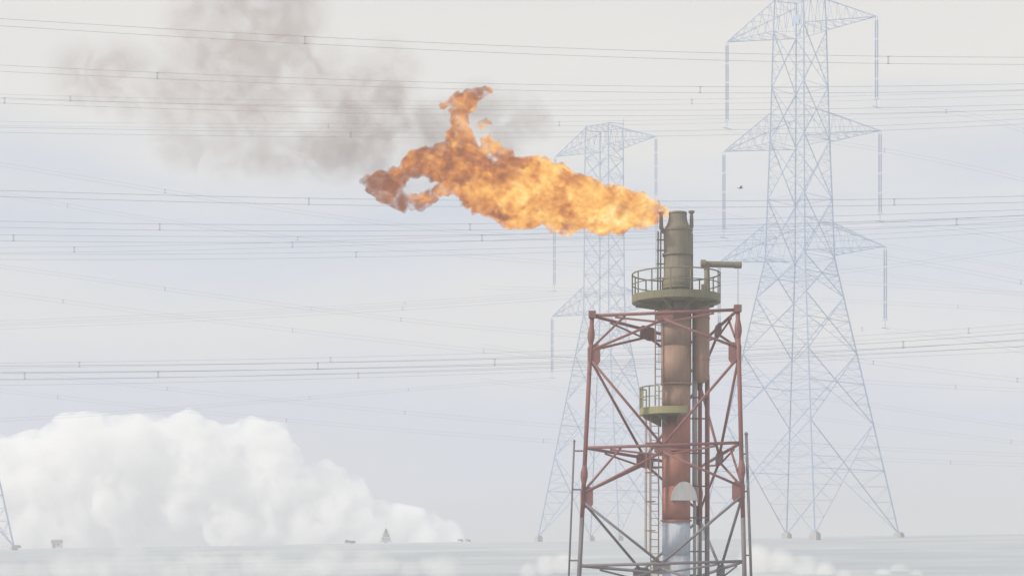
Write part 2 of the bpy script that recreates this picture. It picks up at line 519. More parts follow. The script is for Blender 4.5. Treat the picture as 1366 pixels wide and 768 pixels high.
line('topmost twin wire across the sky, from the left edge to the upper right', [(0, 25), (240, 40), (480, 52.5), (720, 63), (960, 71), (1140, 75), (1366, 76.5)], 9.6, (407, 1185))
line('second twin wire from the top, below the topmost one and above the flame tip', [(0, 87), (240, 98.5), (480, 106.5), (720, 113.5), (960, 116), (1140, 115.5), (1366, 112)], 8.2, (210, 934))
line('upper of two near-touching twin wires level with the flame tip, spacer at far left third', [(0, 126), (240, 131.5), (480, 135), (680, 135), (960, 132), (1366, 121)], 6.3, (94, 923), r=.75)
line('lower of two near-touching twin wires level with the flame tip, spacer at the left edge', [(0, 130.5), (240, 138.5), (480, 144), (680, 147), (960, 147), (1140, 144.5), (1366, 139.5)], 7.2, (6,))
line('fifth twin wire from the top, passing just above the head of the smaller pylon', [(0, 162), (240, 164.5), (480, 166), (680, 162.5), (960, 159), (1366, 146)], 5.6, (438, 746), r=.75)
line('sixth twin wire from the top, grazing the head of the smaller pylon', [(0, 170), (240, 174), (480, 176.5), (680, 176.5), (960, 174.5), (1140, 168), (1366, 159)], 6.7, (468,))
line('bold twin wire passing behind the flame at the height of the flare tip', [(0, 254), (240, 261), (480, 265.5), (680, 268), (960, 268), (1140, 266.5), (1366, 261.5)], 8.3, (412, 1193), r=1.15)
line('twin wire just under the flame, with spacers left and right below the flame', [(0, 295.5), (240, 297.5), (480, 300), (680, 300), (960, 291), (1366, 280)], 8.2, (213, 627))
line('second twin wire under the flame, spacer at the far left edge', [(0, 313.5), (240, 314), (480, 316), (680, 313), (960, 305), (1366, 287)], 8.0, (18, 643, 1276))
line('third twin wire under the flame, rising to the right', [(0, 330), (240, 327), (480, 320.5), (680, 312), (960, 303), (1366, 292)], 7.0, (99, 390), r=.8)
line('lowest of the near-level twin wires under the flame, spacer left of the flare platform', [(0, 339), (240, 339), (475, 336), (680, 331), (960, 322), (1366, 301)], 7.0, (475,), r=.9)
# descending lines further back on the left
line('thin twin wire falling from the left edge below the smoke towards the flame', [(0, 217), (220, 252.5), (480, 292), (620, 307), (740, 315)], 5.0, (220,), r=.75, end=T1[(1, -1)])
line('thin twin wire falling from the left edge, crossing the bold wire left of the flame', [(0, 257), (90, 272), (240, 293), (400, 315), (480, 325), (720, 352), (1140, 371), (1366, 392)], 5.0, (90, 397), d=245, r=.75)
line('thin twin wire falling from the left edge midway up the picture, upper of two', [(0, 353), (220, 384), (420, 409), (535, 424), (720, 442)], 5.0, (220, 535), d=235, r=.75, end=T1[(2, -1)])
line('thin twin wire falling from the left edge midway up the picture, lower of two', [(0, 387), (84, 401), (240, 421), (480, 446), (740, 476), (1150, 507), (1366, 518)], 5.0, (84, 390, 645, 1275), d=250, r=.75)
line('thin twin wire falling above the cumulus, upper of two', [(0, 492), (240, 518), (480, 543), (720, 563), (1180, 597), (1366, 604)], 5.0, (223, 540), d=260, r=.7)
line('thin twin wire falling just above the cumulus top, lower of two', [(0, 518), (240, 546), (480, 566), (720, 584), (1180, 612), (1366, 617)], 5.0, (77, 382, 725, 1268), d=265, r=.7)
# lines that rise from the left to the smaller pylon
line('twin wire rising from the left edge to the middle left arm of the smaller pylon', [(0, 428), (240, 418), (480, 406), (600, 399)], 5.4, (415, 540), d=250, r=.85, end=T2[(1, -1)])
line('twin wire rising just beneath the one to the middle arm of the smaller pylon', [(0, 434.5), (240, 424.5), (480, 412), (740, 396), (1000, 372), (1366, 330)], 5.6, (537,), d=240, r=.8)
line('twin wire rising above the cumulus to the lowest left arm of the smaller pylon', [(0, 558), (240, 542), (480, 523.5), (600, 513)], 5.4, (413, 545), d=250, r=.85, end=T2[(2, -1)])
# the band of lines at two thirds down
line('topmost twin wire of the dense level band behind the tower middle', [(0, 484), (240, 481), (480, 475), (720, 469), (1000, 456), (1366, 432)], 6.4, (106, 441, 1292), r=.85)
line('second twin wire of the dense level band, spacer near the middle of the left half', [(0, 488), (240, 485.5), (480, 483), (720, 477), (1140, 459), (1366, 444)], 8.6, (424, 660, 1205), r=1.1)
line('third twin wire of the dense level band, spacer at the left edge', [(0, 498), (240, 495), (480, 490.5), (720, 483.5), (1140, 466), (1366, 454)], 7.6, (33, 211), r=1.1)
line('lowest twin wire of the dense level band behind the tower middle', [(0, 507), (240, 503), (480, 497), (720, 489), (1366, 462)], 6.6, (478,), r=.85)
# spans that leave the big pylon to the right
line('twin wire leaving the top right arm of the tall pylon', [(1260, 146), (1366, 172)], 5.5, (1262,), d=190, r=.7, start=T1[(0, 1)])
line('twin wire leaving the top left arm of the tall pylon, falling to the right', [(1060, 177), (1180, 201), (1366, 237)], 5.5, (1180,), d=200, r=.7, start=T1[(0, -1)])
line('twin wire leaving the middle right arm of the tall pylon', [(1270, 302), (1366, 321)], 5.5, (), d=190, r=.75, start=T1[(1, 1)])
line('twin wire leaving the middle left arm of the tall pylon, falling to the right', [(1000, 309), (1140, 339), (1366, 374)], 5.5, (1362,), d=200, r=.75, start=T1[(1, -1)])
line('twin wire leaving the lowest right arm of the tall pylon', [(1270, 447), (1366, 466)], 5.5, (1150,), d=190, r=.75, start=T1[(2, 1)])
line('twin wire leaving the lowest left arm of the tall pylon behind the tower', [(1140, 478), (1366, 505)], 5.5, (1165, 1357), d=200, r=.75, start=T1[(2, -1)])
line('thin twin wire falling behind the lowest arms of the tall pylon, upper of two', [(940, 280), (1140, 318), (1366, 357)], 5.0, (), d=275, r=.7)
line('thin twin wire falling behind the lowest arms of the tall pylon, lower of two', [(940, 322), (1140, 357), (1366, 390)], 5.0, (), d=280, r=.7)
line('thin twin wire right of the tall pylon under its lowest arm, nearly level', [(960, 392), (1140, 400), (1366, 412)], 5.0, (1278,), d=270, r=.7)
line('thin twin wire low behind the tall pylon legs, falling to the right, upper of two', [(960, 508), (1140, 535), (1366, 568)], 5.0, (), d=270, r=.7)
line('thin twin wire low behind the tall pylon legs, falling to the right, lower of two', [(960, 541), (1140, 562), (1366, 589)], 5.0, (1349,), d=275, r=.7)


# ------------------------------------------------------------------ the flare stack in its three-legged tower
DA, DB, DC, DS = 69.0, 68.0, 74.8, 70.6
S0 = P(902, HZ, DS); sx, sy = S0.x, S0.y
gz_s = ground_z(sx, sy)
FS = thing('flare_stack', (sx, sy, gz_s), 'tall sooty flare stack in a red three-legged steel tower, flame at its tip', 'flare stack')


def zs(py, d=DS): return EYE + (HZ - py) * d / FPX


def legA(py): return P(790 - (py - 419) * 0.050, py, DA)
def legB(py): return P(984 + (py - 411) * 0.0255, py, DB)
def legC(py): return P(934 - (py - 459) * 0.004, py, DC)


A_ring, B_ring, C_ring = [421, 597, 754], [413, 590, 748], [459, 623, 768]
A_node, B_node, C_node = [473, 663], [470, 655], [508, 687]


def steel_for(z): return M['steelred'] if z > zs(690) else M['steelgrey']


# legs run down to the ground below the frame; painted red above, grey below
for fn, ring, bot in ((legA, A_ring, 800), (legB, B_ring, 800), (legC, C_ring, 805)):
    a, mid, b = fn(ring[0] - 3), fn(690), fn(bot)
    g = ground_z(b.x, b.y)
    b2 = mid + (b - mid) * ((mid.z - (g - .2)) / (mid.z - b.z))
    lg = MB().bar(mid, a, .095, 10).build('leg', M['steelred'], FS, smooth=True)
    MB().bar(b2, mid, .098, 10).build('lower_leg', M['steelgrey'], lg, smooth=True)
    mb = MB(); mb.box((b2.x, b2.y, g + .1), (1.0, 1.0, .5)); mb.build('leg_footing', M['concrete'], FS)
    # tapered flange joints a little below each ring
    for py in (ring[0] + 26, ring[1] + 36):
        c = fn(py); d = (fn(py - 10) - fn(py + 10)).normalized()
        mb = MB()
        for (t0, r0, t1, r1) in ((-.42, .09, -.1, .155), (-.1, .155, .1, .155), (.1, .155, .42, .09)):
            mb.bar(c + d * t0, c + d * t1, r0, 10, r1)
        mb.build('flange_joint', steel_for(c.z), FS, smooth=False)
    mb = MB(); c = fn(ring[0]); mb.box(c + Vector((0, 0, .05)), (.3, .3, .3)); mb.build('leg_cap', M['steelred'], FS)


def plate(poly_center, ux, uz, hw, hh, nrm, mat, chamfer=.35):
    c = Vector(poly_center)
    pts = []
    for (a, b) in ((-1, -1 + chamfer), (-1 + chamfer, -1), (1 - chamfer, -1), (1, -1 + chamfer), (1, 1 - chamfer), (1 - chamfer, 1), (-1 + chamfer, 1), (-1, 1 - chamfer)):
        pts.append(c + ux * (a * hw) + uz * (b * hh))
    MB().prism(pts, nrm * .05).build('gusset_plate', mat, FS)


Z = Vector((0, 0, 1))
pairs = ((legA, A_ring, A_node, legB, B_ring, B_node), (legA, A_ring, A_node, legC, C_ring, C_node), (legC, C_ring, C_node, legB, B_ring, B_node))
for fi, (f0, r0, n0, f1, r1, n1) in enumerate(pairs):
    mids = []
    for lv in range(3):
        a, b = f0(r0[lv]), f1(r1[lv]); m = lerp(a, b, .5); mids.append(m)
        mat = M['steelgrey'] if lv == 2 else M['steelred']
        MB().bar(a, b, .07, 8).build('ring_beam', mat, FS, smooth=True)
        low = Z * -.42
        MB().bar(lerp(a, b, .16) + low * .25, m + low, .045, 6).build('ring_strut', mat, FS)
        MB().bar(lerp(a, b, .84) + low * .25, m + low, .045, 6).build('ring_strut', mat, FS)
        ux = (b - a).normalized(); nr = ux.cross(Z).normalized()
        plate(m - Z * .12, ux, Z, .36 if fi == 0 else .58, .24 if fi == 0 else .29, nr, mat)
    for lv in range(2):
        na, nb = f0(n0[lv]), f1(n1[lv])
        low = Z * -.28
        for nd, q in ((na, -1), (nb, 1)):
            m1, m2 = mids[lv] + low, mids[lv + 1]
            MB().bar(nd + Z * .18, m1, .058, 8).build('diagonal_brace', M['steelred'], FS, smooth=True)
            MB().bar(nd - Z * .18, m2, .062, 8).build('diagonal_brace', M['steelred'] if lv == 0 else M['steelgrey'], FS, smooth=True)
            # short strut from the node to the ring beam quarter point
            e = f0(r0[lv]) if q < 0 else f1(r1[lv])
            if (fi, q) in ((0, -1), (2, 1)): MB().bar(nd + Z * .22, lerp(e, mids[lv], .46) - Z * .05, .05, 6).build('knee_brace', M['steelred'], FS, smooth=True)
        ux = (f1(n1[lv]) - f0(n0[lv])).normalized(); nr = ux.cross(Z).normalized()
        for nd, sg in ((na, 1), (nb, -1)):
            plate(nd + ux * (.16 * sg), ux, Z, .27, .44, nr, M['steelred'])
# lower bay: from the lowest ring down to the ground
for (f0, r0, f1, r1) in ((legA, 754, legB, 748), (legA, 754, legC, 768), (legC, 768, legB, 748)):
    m = lerp(f0(r0), f1(r1), .5)
    for fn in (f0, f1):
        q = fn(812); q.z = ground_z(q.x, q.y) + .3
        MB().bar(m - Z * .2, q, .06, 8).build('diagonal_brace', M['steelgrey'], FS, smooth=True)

# the stack itself
R1 = 0.625
mb = MB(); mb.lathe((sx + .07, sy, 0), [(.36, zs(284)), (.385, zs(285.5)), (.40, zs(291)), (.42, zs(295)), (.50, zs(301)), (.62, zs(307)), (.625, zs(310)), (.61, zs(330)), (.61, zs(372)), (.66, zs(374)), (.66, zs(384)), (.60, zs(386)), (.60, zs(396))], 40)
mb.build('flare_tip', M['soot'], FS, smooth=True)
mb = MB(); mb.lathe((sx + .07, sy, 0), [(.30, zs(300)), (.34, zs(283.6)), (.40, zs(283.4)), (.40, zs(286.5))], 32); mb.build('tip_rim', M['soot'], FS, smooth=True)
for py in (307.5, 340, 372, 384):
    mb = MB(); r = .655 if py != 307.5 else .64
    mb.lathe((sx + .07, sy, zs(py)), [(.55, -.05), (r + .02, -.05), (r + .02, .05), (.55, .05)], 40); mb.build('stiffening_ring', M['soot'], FS)


def shell(py0, py1, r, mat, name='stack_shell', dx=0.0):
    mb = MB(); mb.lathe((sx + dx, sy, 0), [(r * .9, zs(py0) + .0), (r, zs(py0)), (r, zs(py1)), (r * .9, zs(py1))], 40)
    return mb.build(name, mat, FS, smooth=False)


for k, (y0, y1, r, m) in enumerate(((396, 417, .66, 'soot'), (417, 462, .665, 'redbrown'), (462, 512, .66, 'redbrown'), (512, 556, .625, 'redbrown'), (556, 600, .622, 'red'), (600, 648, .62, 'red'), (648, 694, .618, 'red'), (694, 740, .616, 'white'), (740, 800, .614, 'white'))):
    o = shell(y0 + .25, y1, r, M[m])
    for p in o.data.polygons: p.use_smooth = len(p.vertices) == 4 and abs(p.normal.z) < .5
for py in (417, 512, 600, 694):
    mb = MB(); mb.lathe((sx, sy, zs(py)), [(.6, -.04), (.685, -.04), (.685, .04), (.6, .04)], 40); mb.build('stack_flange', M['redbrown'] if py < 600 else M['red'], FS)
mb = MB(); mb.lathe((sx, sy, gz_s), [(.9, -.2), (.9, .18), (.75, .2), (.75, .3)], 32); mb.build('stack_base', M['concrete'], FS)
mb = MB(); mb.lathe((sx, sy, 0), [(.6, gz_s + .28), (.613, gz_s + .28), (.613, zs(800) - .002), (.6, zs(800) - .002)], 40); mb.build('stack_shell', M['white'], FS)

# pale half-round hood bolted to the stack
hc = P(912, 667, DS - .64)
pts = [hc + Vector((-.56, 0, 0))]
for k in range(1, 14):
    t = math.pi * (1 - k / 14.0); pts.append(hc + Vector((math.cos(t) * .56 + .02, 0, math.sin(t) * .82)))
pts.append(hc + Vector((.60, 0, 0)))
mb = MB(); mb.prism(pts, (0, .12, 0)); mb.build('half_round_plate', M['palepipe'], FS, label='pale half-round plate on the red shell')

# pilot burners and their pipes either side of the tip
for (pxp, top_y, bot_y, side) in ((882, 285, 392, -1), (922.5, 283.5, 312, 1)):
    b0 = P(pxp, top_y, DS - .1)
    mb = MB(); mb.bar(b0, b0 - Z * .62, .075, 8, .095); mb.bar(b0 - Z * .02, b0 + Z * .06, .13, 8, .15)
    mb.bar(b0 - Z * .6, b0 - Z * .85 + Vector((-side * .12, 0, 0)), .10, 8, .07)
    mb.build('pilot_burner', M['soot'], FS, smooth=False)
for pxp in (878, 881.5):
    a = P(pxp, 309, DS - .1); b = P(pxp - .6, 394, DS - .1)
    MB().bar(a, b, .034, 6).build('pilot_pipe', M['soot'], FS, smooth=True)
for py in (320, 334, 352, 371):
    a = P(876, py, DS - .1); b = P(888, py, DS - .1); MB().bar(a, b, .035, 5).build('pipe_bracket', M['soot'], FS)
a = P(923.5, 311, DS + .05); b = P(923.8, 394, DS + .05); MB().bar(a, b, .03, 6).build('pilot_pipe', M['soot'], FS)


def platform(name, cxp, cy, rad, py, th, a0, a1, mat, rail_h, posts, n=40, inner=.7, toe=.16, rail_to=None):
    """ring-sector deck with toe board, brackets, posts and two rails; angles in degrees, 270 faces the eye"""
    zt = zs(py)
    c = Vector(((cxp - CX) * DS / FPX, cy, zt))
    mb = MB(); out = []; inn = []
    full = abs(a1 - a0) >= 359
    steps = [RAD(lerp(a0, a1, k / n)) for k in range(n + (0 if full else 1))]
    m = len(steps)
    vs_ = []
    for t in steps:
        for (r, z) in ((inner, 0), (rad, 0), (rad, toe), (rad + .02, toe), (rad + .02, -th), (inner, -th)):
            vs_.append(c + Vector((math.cos(t) * r, math.sin(t) * r, z)))
    fs_ = []
    for k in range(m if full else m - 1):
        k2 = (k + 1) % m
        for q in range(6):
            q2 = (q + 1) % 6; fs_.append([k * 6 + q, k2 * 6 + q, k2 * 6 + q2, k * 6 + q2])
    if not full: fs_ += [list(range(6)), [(m - 1) * 6 + q for q in range(6)][::-1]]
    mb.add(vs_, fs_)
    deck = mb.build(name, mat, FS)
    for h, r in ((rail_h, .032), (rail_h * .55, .024)):
        pts = [c + Vector((math.cos(t) * rad, math.sin(t) * rad, h)) for t in steps]
        if rail_to: pts = [p for p, t in zip(pts, steps) if t <= RAD(rail_to)]
        if full: pts.append(pts[0])
        MB().tube(pts, r, 6).build('rail', mat, deck, smooth=True)
    for k in range(posts + (0 if full else 1)):
        t = RAD(lerp(a0, rail_to or a1, k / posts)); p = c + Vector((math.cos(t) * rad, math.sin(t) * rad, toe - .02))
        MB().bar(p, p + Z * (rail_h - toe + .02), .030, 6).build('rail_post', mat, deck)
    return deck, c


deckU, cU = platform('upper_platform', 902, sy, 1.92, 397.5, .22, 0, 360, M['olive'], 1.04, 14, toe=.10)
for k in range(8):                                     # knee brackets under the upper deck
    t = RAD(22 + 45 * k); e = Vector((math.cos(t), math.sin(t), 0)); q = Vector((-math.sin(t), math.cos(t), 0))
    b = cU - Z * .22
    MB().prism([b + e * .64, b + e * 1.88, b + e * 1.85 - Z * .08, b + e * .9 - Z * .26, b + e * .64 - Z * .36], q * .06).build('bracket', M['olive'], deckU)
deckL, cL = platform('lower_platform', 900, sy, 1.52, 547, .22, 140, 285, M['yellow'], .98, 5, n=24, inner=.64, toe=.08, rail_to=238)
for k in range(4):
    t = RAD(158 + 38 * k); e = Vector((math.cos(t), math.sin(t), 0)); q = Vector((-math.sin(t), math.cos(t), 0)); b = cL - Z * .22
    MB().prism([b + e * .63, b + e * 1.46, b + e * 1.42 - Z * .08, b + e * .63 - Z * .5], q * .05).build('bracket', M['olive'], deckL)

# davit on the upper deck: post with a thick level arm
pb = P(943, 393, DS - .8); pt_ = P(943, 356, DS - .8)
dv = MB().bar(pb, pt_, .14, 10, .115).build('davit_post', M['soot'], FS, smooth=True)
mb = MB(); a = P(935, 352, DS - .8); b = P(989, 353.5, DS - .8)
mb.bar(a, b, .135, 12); mb.bar(a + Vector((.0, 0, .0)), a + Vector((.2, 0, 0)), .19, 12); mb.bar(b - Vector((.3, 0, 0)), b, .15, 12)
mb.bar(pt_ - Z * .05, P(943, 351, DS - .8), .12, 10, .2); mb.build('davit_arm', M['soot'], FS, smooth=False)
mb = MB(); q = P(939, 386, DS - .8); mb.box(q, (.22, .2, .42)); mb.build('winch_box', M['soot'], FS)
# drip pole under the arm end
MB().bar(P(984.5, 357, DS - .8), P(984.5, 412, DS - .8), .012, 5).build('hoist_line', M['soot'], FS)

# riser beside the stack and smaller pipes below it
rx = P(936, HZ, DS - .05).x
mb = MB(); mb.lathe((rx, sy - .05, 0), [(.10, zs(511)), (.2, zs(509)), (.33, zs(504)), (.345, zs(470)), (.345, zs(410)), (.33, zs(404)), (.2, zs(400))], 24); mb.build('riser_vessel', M['redbrown'], FS, smooth=True)
mb = MB()
for py in (425, 450, 480):
    c = Vector((rx, sy - .05, zs(py))); MB().lathe(c, [(.3, -.035), (.365, -.035), (.365, .035), (.3, .035)], 24).build('riser_band', M['red'], FS)
gp = ground_z(rx, sy)


def drop(px, y0, y1, r, mat, d=DS + .3, name='drop_pipe'):
    a = P(px, y0, d); b = P(px, min(y1, 812), d)
    if y1 > 800: b.z = ground_z(b.x, b.y) - .1
    return MB().bar(b, a, r, 12).build(name, mat, FS, smooth=True)


drop(943.5, 500, 694, .105, M['steelred']); drop(943.3, 694, 820, .106, M['steelgrey'])
drop(934.5, 505, 694, .065, M['steelred'], DS + .1); drop(934.3, 694, 820, .066, M['steelgrey'], DS + .1)
drop(926.8, 404, 668, .115, M['palepipe'], DS + .45); drop(926.6, 668, 820, .075, M['palepipe'], DS + .45)
for py in (530, 558, 604, 648, 690, 735):
    a = P(916, py, DS + .2); b = P(946, py, DS + .2); MB().bar(a, b, .035, 5).build('pipe_clamp', M['steelred'] if py < 690 else M['steelgrey'], FS)

# caged ladder below the lower deck, plain ladder above it


def ladder(px, y0, y1, d, cage, mat):
    a = P(px, y0, d); b = P(px - .3, min(y1, 812), d)
    if y1 > 800: b.z = ground_z(b.x, b.y)
    mb = MB()
    for dx in (-.17, .17): mb.bar(b + Vector((dx, 0, 0)), a + Vector((dx, 0, 0)), .028, 6)
    ld = mb.build('ladder', mat, FS)
    n = int((a.z - b.z) / .3); me = None
    for k in range(1, n):
        p = lerp(b, a, k / n)
        MB().bar(p - Vector((.17, 0, 0)), p + Vector((.17, 0, 0)), .016, 5).build('rung', mat, ld)
    if cage:
        hoops = []
        nh = int((a.z - b.z) / 1.27)
        for k in range(nh + 1):
            p = lerp(a, b, min(1, (k * 1.27 + .1) / (a.z - b.z))); pts = []
            for q in range(13):
                t = RAD(80 + 200 * q / 12 + 0); pts.append(p + Vector((math.cos(t) * .36 - .06, math.sin(t) * .36, 0)))
            if p.z > gz_s + 2.2: MB().tube(pts, .025, 5).build('cage_hoop', mat, ld)
        for q in (2, 4, 6, 8, 10):
            t = RAD(80 + 200 * q / 12); o = Vector((math.cos(t) * .36 - .06, math.sin(t) * .36, 0))
            b3 = b + o; b3.z = max(b.z, gz_s + 2.2); MB().bar(b3, a + o, .014, 5).build('cage_strap', mat, ld)
    return ld


ladder(873.5, 549, 820, DS - .25, True, M['redbrown'])
ladder(879.5, 404, 541, DS - .35, False, M['redbrown'])

# slim conduit masts beside the two front legs
for (x0, y0, x1, y1, d, fn, ties, r) in ((766, 589, 757.5, 800, DA, legA, (601, 652.5, 747), .045), (995.5, 579, 1003, 800, DB, legB, (605, 655, 740), .06)):
    a = P(x0, y0, d); b = P(x1, y1, d); g = ground_z(b.x, b.y); b2 = a + (b - a) * ((a.z - g + .1) / (a.z - b.z))
    cm = MB().bar(b2, a, r, 8).build('conduit_mast', M['steelgrey'], FS, smooth=True)
    mb = MB(); mb.bar(a, a + Z * .1, r * 1.7, 8, r * .6); mb.build('mast_cap', M['steelgrey'], cm)
    for ty in ties:
        t = (ty - y0) / (y1 - y0); MB().bar(lerp(a, b, t), fn(ty), .035, 6).build('tie_rod', M['steelgrey'], FS)


# ------------------------------------------------------------------ flame, smoke, clouds: closed bodies filled with a varying volume
def remesh(me, name, voxel):
    ob = bpy.data.objects.new(name + '_raw', me); COL.objects.link(ob)
    md = ob.modifiers.new('r', 'REMESH'); md.mode = 'VOXEL'; md.voxel_size = voxel
    dg = bpy.context.evaluated_depsgraph_get(); dg.update()
    out = bpy.data.meshes.new_from_object(ob.evaluated_get(dg))
    bpy.data.objects.remove(ob); bpy.data.meshes.remove(me); out.name = name
    return out


def blob_mesh(name, spheres, voxel, disp, seed=0, flat=1.0, warp=()):
    """union of spheres (world centre, radius), voxel-remeshed, then billowed by noise: list of (amplitude, size)"""
    bm = bmesh.new()
    for c, r in spheres:
        ret = bmesh.ops.create_icosphere(bm, subdivisions=3, radius=r)
        for v in ret['verts']:
            v.co.y *= flat; v.co += Vector(c)
    me = bpy.data.meshes.new(name + '_raw'); bm.to_mesh(me); bm.free()
    out = remesh(me, name, voxel)
    for amp, size in warp:                              # swirl the skin about
        for v in out.vertices:
            q = v.co / size + Vector((seed, 2.3 * seed, 9.1))
            v.co += Vector((mnoise.noise(q), mnoise.noise(q + Vector((31.4, 7.7, 3.1))), mnoise.noise(q + Vector((5.2, 47.9, 13.6))))) * amp
    for amp, size, billow in disp:
        out.update()
        nr = [v.normal.copy() for v in out.vertices]
        for v, n_ in zip(out.vertices, nr):
            q = v.co / size + Vector((seed * 3.1, seed * 1.7, seed))
            h = mnoise.turbulence(q, 3, False) - .25 if not billow else (1 - 2 * abs(mnoise.noise(q)))
            v.co += n_ * (amp * h)
    out.update()
    return remesh(out, name, voxel * .9)               # clean up folds so the body is one closed skin


def sphere_field(nt, pos, spheres, soft, flat=1.0):
    """0 at the sphere skin to 1 at its core, greatest of all spheres (for shading inside)"""
    cur = None
    for c, r in spheres:
        sub = N(nt, 'ShaderNodeVectorMath', operation='SUBTRACT'); L(nt, pos, sub.inputs[0]); sub.inputs[1].default_value = tuple(c)
        v = sub.outputs[0]
        if flat != 1.0:
            mu = N(nt, 'ShaderNodeVectorMath', operation='MULTIPLY'); L(nt, v, mu.inputs[0]); mu.inputs[1].default_value = (1, 1 / flat, 1); v = mu.outputs[0]
        ln = N(nt, 'ShaderNodeVectorMath', operation='LENGTH'); L(nt, v, ln.inputs[0])
        q = math_node(nt, 'SUBTRACT', 1.0, math_node(nt, 'DIVIDE', ln.outputs['Value'], r))
        q = math_node(nt, 'MULTIPLY', q, soft)
        cur = q if cur is None else math_node(nt, 'MAXIMUM', cur, q)
    return math_node(nt, 'MAXIMUM', cur, 0.0, clamp=True)


def flame():
    chains = [
        [(891, 290, 4), (880, 285, 9), (866, 281, 16), (848, 279, 23), (826, 279, 30), (800, 280, 32), (772, 273, 36), (742, 262, 43), (714, 257, 46), (688, 257, 41), (664, 254, 38), (640, 246, 34), (612, 228, 31), (590, 224, 23), (566, 217, 19), (546, 222, 19), (532, 236, 17), (516, 246, 15), (500, 243, 12), (486, 234, 6)],
        [(640, 240, 30), (622, 208, 21), (616, 186, 17), (612, 166, 14), (614, 150, 13), (622, 136, 12), (634, 126, 9), (648, 122, 6)],
        [(616, 140, 10), (604, 134, 7), (594, 140, 5), (588, 146, 4)],
        [(682, 224, 18), (668, 208, 14), (658, 196, 11), (650, 185, 8)],
        [(500, 246, 14), (514, 256, 14), (530, 263, 12), (546, 266, 10), (562, 267, 8), (577, 263, 8), (592, 254, 10)],
        [(640, 160, 2.5), (650, 156, 3.5), (661, 158, 2.5)], [(566, 204, 8), (580, 198, 5), (592, 196, 3)], [(735, 300, 9), (760, 308, 6), (782, 314, 3)]]
    D = DS - .1; s = FPX / D
    rnd = random.Random(3)
    sp = []
    for ch in chains:
        for q0, q1 in zip(ch, ch[1:]):
            nseg = max(1, int(math.hypot(q1[0] - q0[0], q1[1] - q0[1]) / (0.45 * min(q0[2], q1[2]) + 1)))
            for k in range(nseg + 1):
                f = k / nseg; x, y, r = (lerp(q0[i], q1[i], f) for i in range(3))
                sp.append((P(x, y, D + .25 * math.sin(x * .07 + y * .05) * min(1, r / 25)), r * rnd.uniform(.86, 1.04) / s))
    me = blob_mesh('flame', sp, .048, [(.10, .9, False), (.07, .5, True), (.06, .26, False), (.045, .13, True)], 2, flat=.85, warp=[(.30, 1.1), (.20, .42), (.13, .17)])
    m, nt = new_mat('burning_gas')
    geo = N(nt, 'ShaderNodeNewGeometry'); pos = geo.outputs['Position']
    sep = N(nt, 'ShaderNodeSeparateXYZ'); L(nt, pos, sep.inputs[0])
    # distance blown downwind, 0 at the tip of the stack and 1 at the far curl
    x0, x1 = P(890, 0, D).x, P(485, 0, D).x
    down = N(nt, 'ShaderNodeMapRange', inp={'From Min': x0, 'From Max': x1}); L(nt, sep.outputs['X'], down.inputs['Value'])
    mp = N(nt, 'ShaderNodeMapping'); mp.inputs['Scale'].default_value = (.8, 1, 1.05); L(nt, pos, mp.inputs['Vector'])
    na = N(nt, 'ShaderNodeTexNoise', inp={'Scale': .95, 'Detail': 5.0, 'Roughness': .62, 'Distortion': .6}); L(nt, mp.outputs[0], na.inputs['Vector'])
    nb = N(nt, 'ShaderNodeTexNoise', inp={'Scale': 3.6, 'Detail': 4.0, 'Roughness': .65, 'Distortion': .4}); L(nt, mp.outputs[0], nb.inputs['Vector'])
    heat = math_node(nt, 'ADD', math_node(nt, 'MULTIPLY', na.outputs['Fac'], .68), math_node(nt, 'MULTIPLY', nb.outputs['Fac'], .32))
    cool = N(nt, 'ShaderNodeMapRange', inp={'From Min': .45, 'From Max': 1.0, 'To Min': 0.0, 'To Max': .145}); L(nt, down.outputs[0], cool.inputs['Value'])
    heat = math_node(nt, 'SUBTRACT', heat, cool.outputs[0])
    col = ramp(nt, heat, [(.37, (.24, .085, .04)), (.43, (.46, .155, .05)), (.48, (.70, .27, .065)), (.525, (.90, .43, .10)), (.57, (1.0, .62, .17)), (.63, (1.0, .80, .34)), (.70, (1.0, .93, .62))])
    # thin ragged places
    nd = N(nt, 'ShaderNodeTexNoise', inp={'Scale': 2.4, 'Detail': 6.0, 'Roughness': .65, 'Distortion': .5}); L(nt, pos, nd.inputs['Vector'])
    dens = N(nt, 'ShaderNodeMapRange', inp={'From Min': .40, 'From Max': .56, 'To Min': .06, 'To Max': 1.0}); L(nt, nd.outputs['Fac'], dens.inputs['Value'])
    sigma = math_node(nt, 'MULTIPLY', dens.outputs[0], 6.0)
    ab = N(nt, 'ShaderNodeVolumeAbsorption', inp={'Color': (0, 0, 0, 1)}); L(nt, sigma, ab.inputs['Density'])
    em = N(nt, 'ShaderNodeEmission'); L(nt, col, em.inputs['Color']); L(nt, math_node(nt, 'MULTIPLY', sigma, 1.0), em.inputs['Strength'])
    ad = N(nt, 'ShaderNodeAddShader'); L(nt, ab.outputs[0], ad.inputs[0]); L(nt, em.outputs[0], ad.inputs[1])
    o = N(nt, 'ShaderNodeOutputMaterial'); L(nt, ad.outputs[0], o.inputs['Volume'])
    m.cycles.volume_step_rate = .12
    me.materials.append(m)
    ob = bpy.data.objects.new('flame', me); COL.objects.link(ob)
    tag(ob, 'long orange flame blown leftwards from the tip of the flare stack', 'flame')


flame()


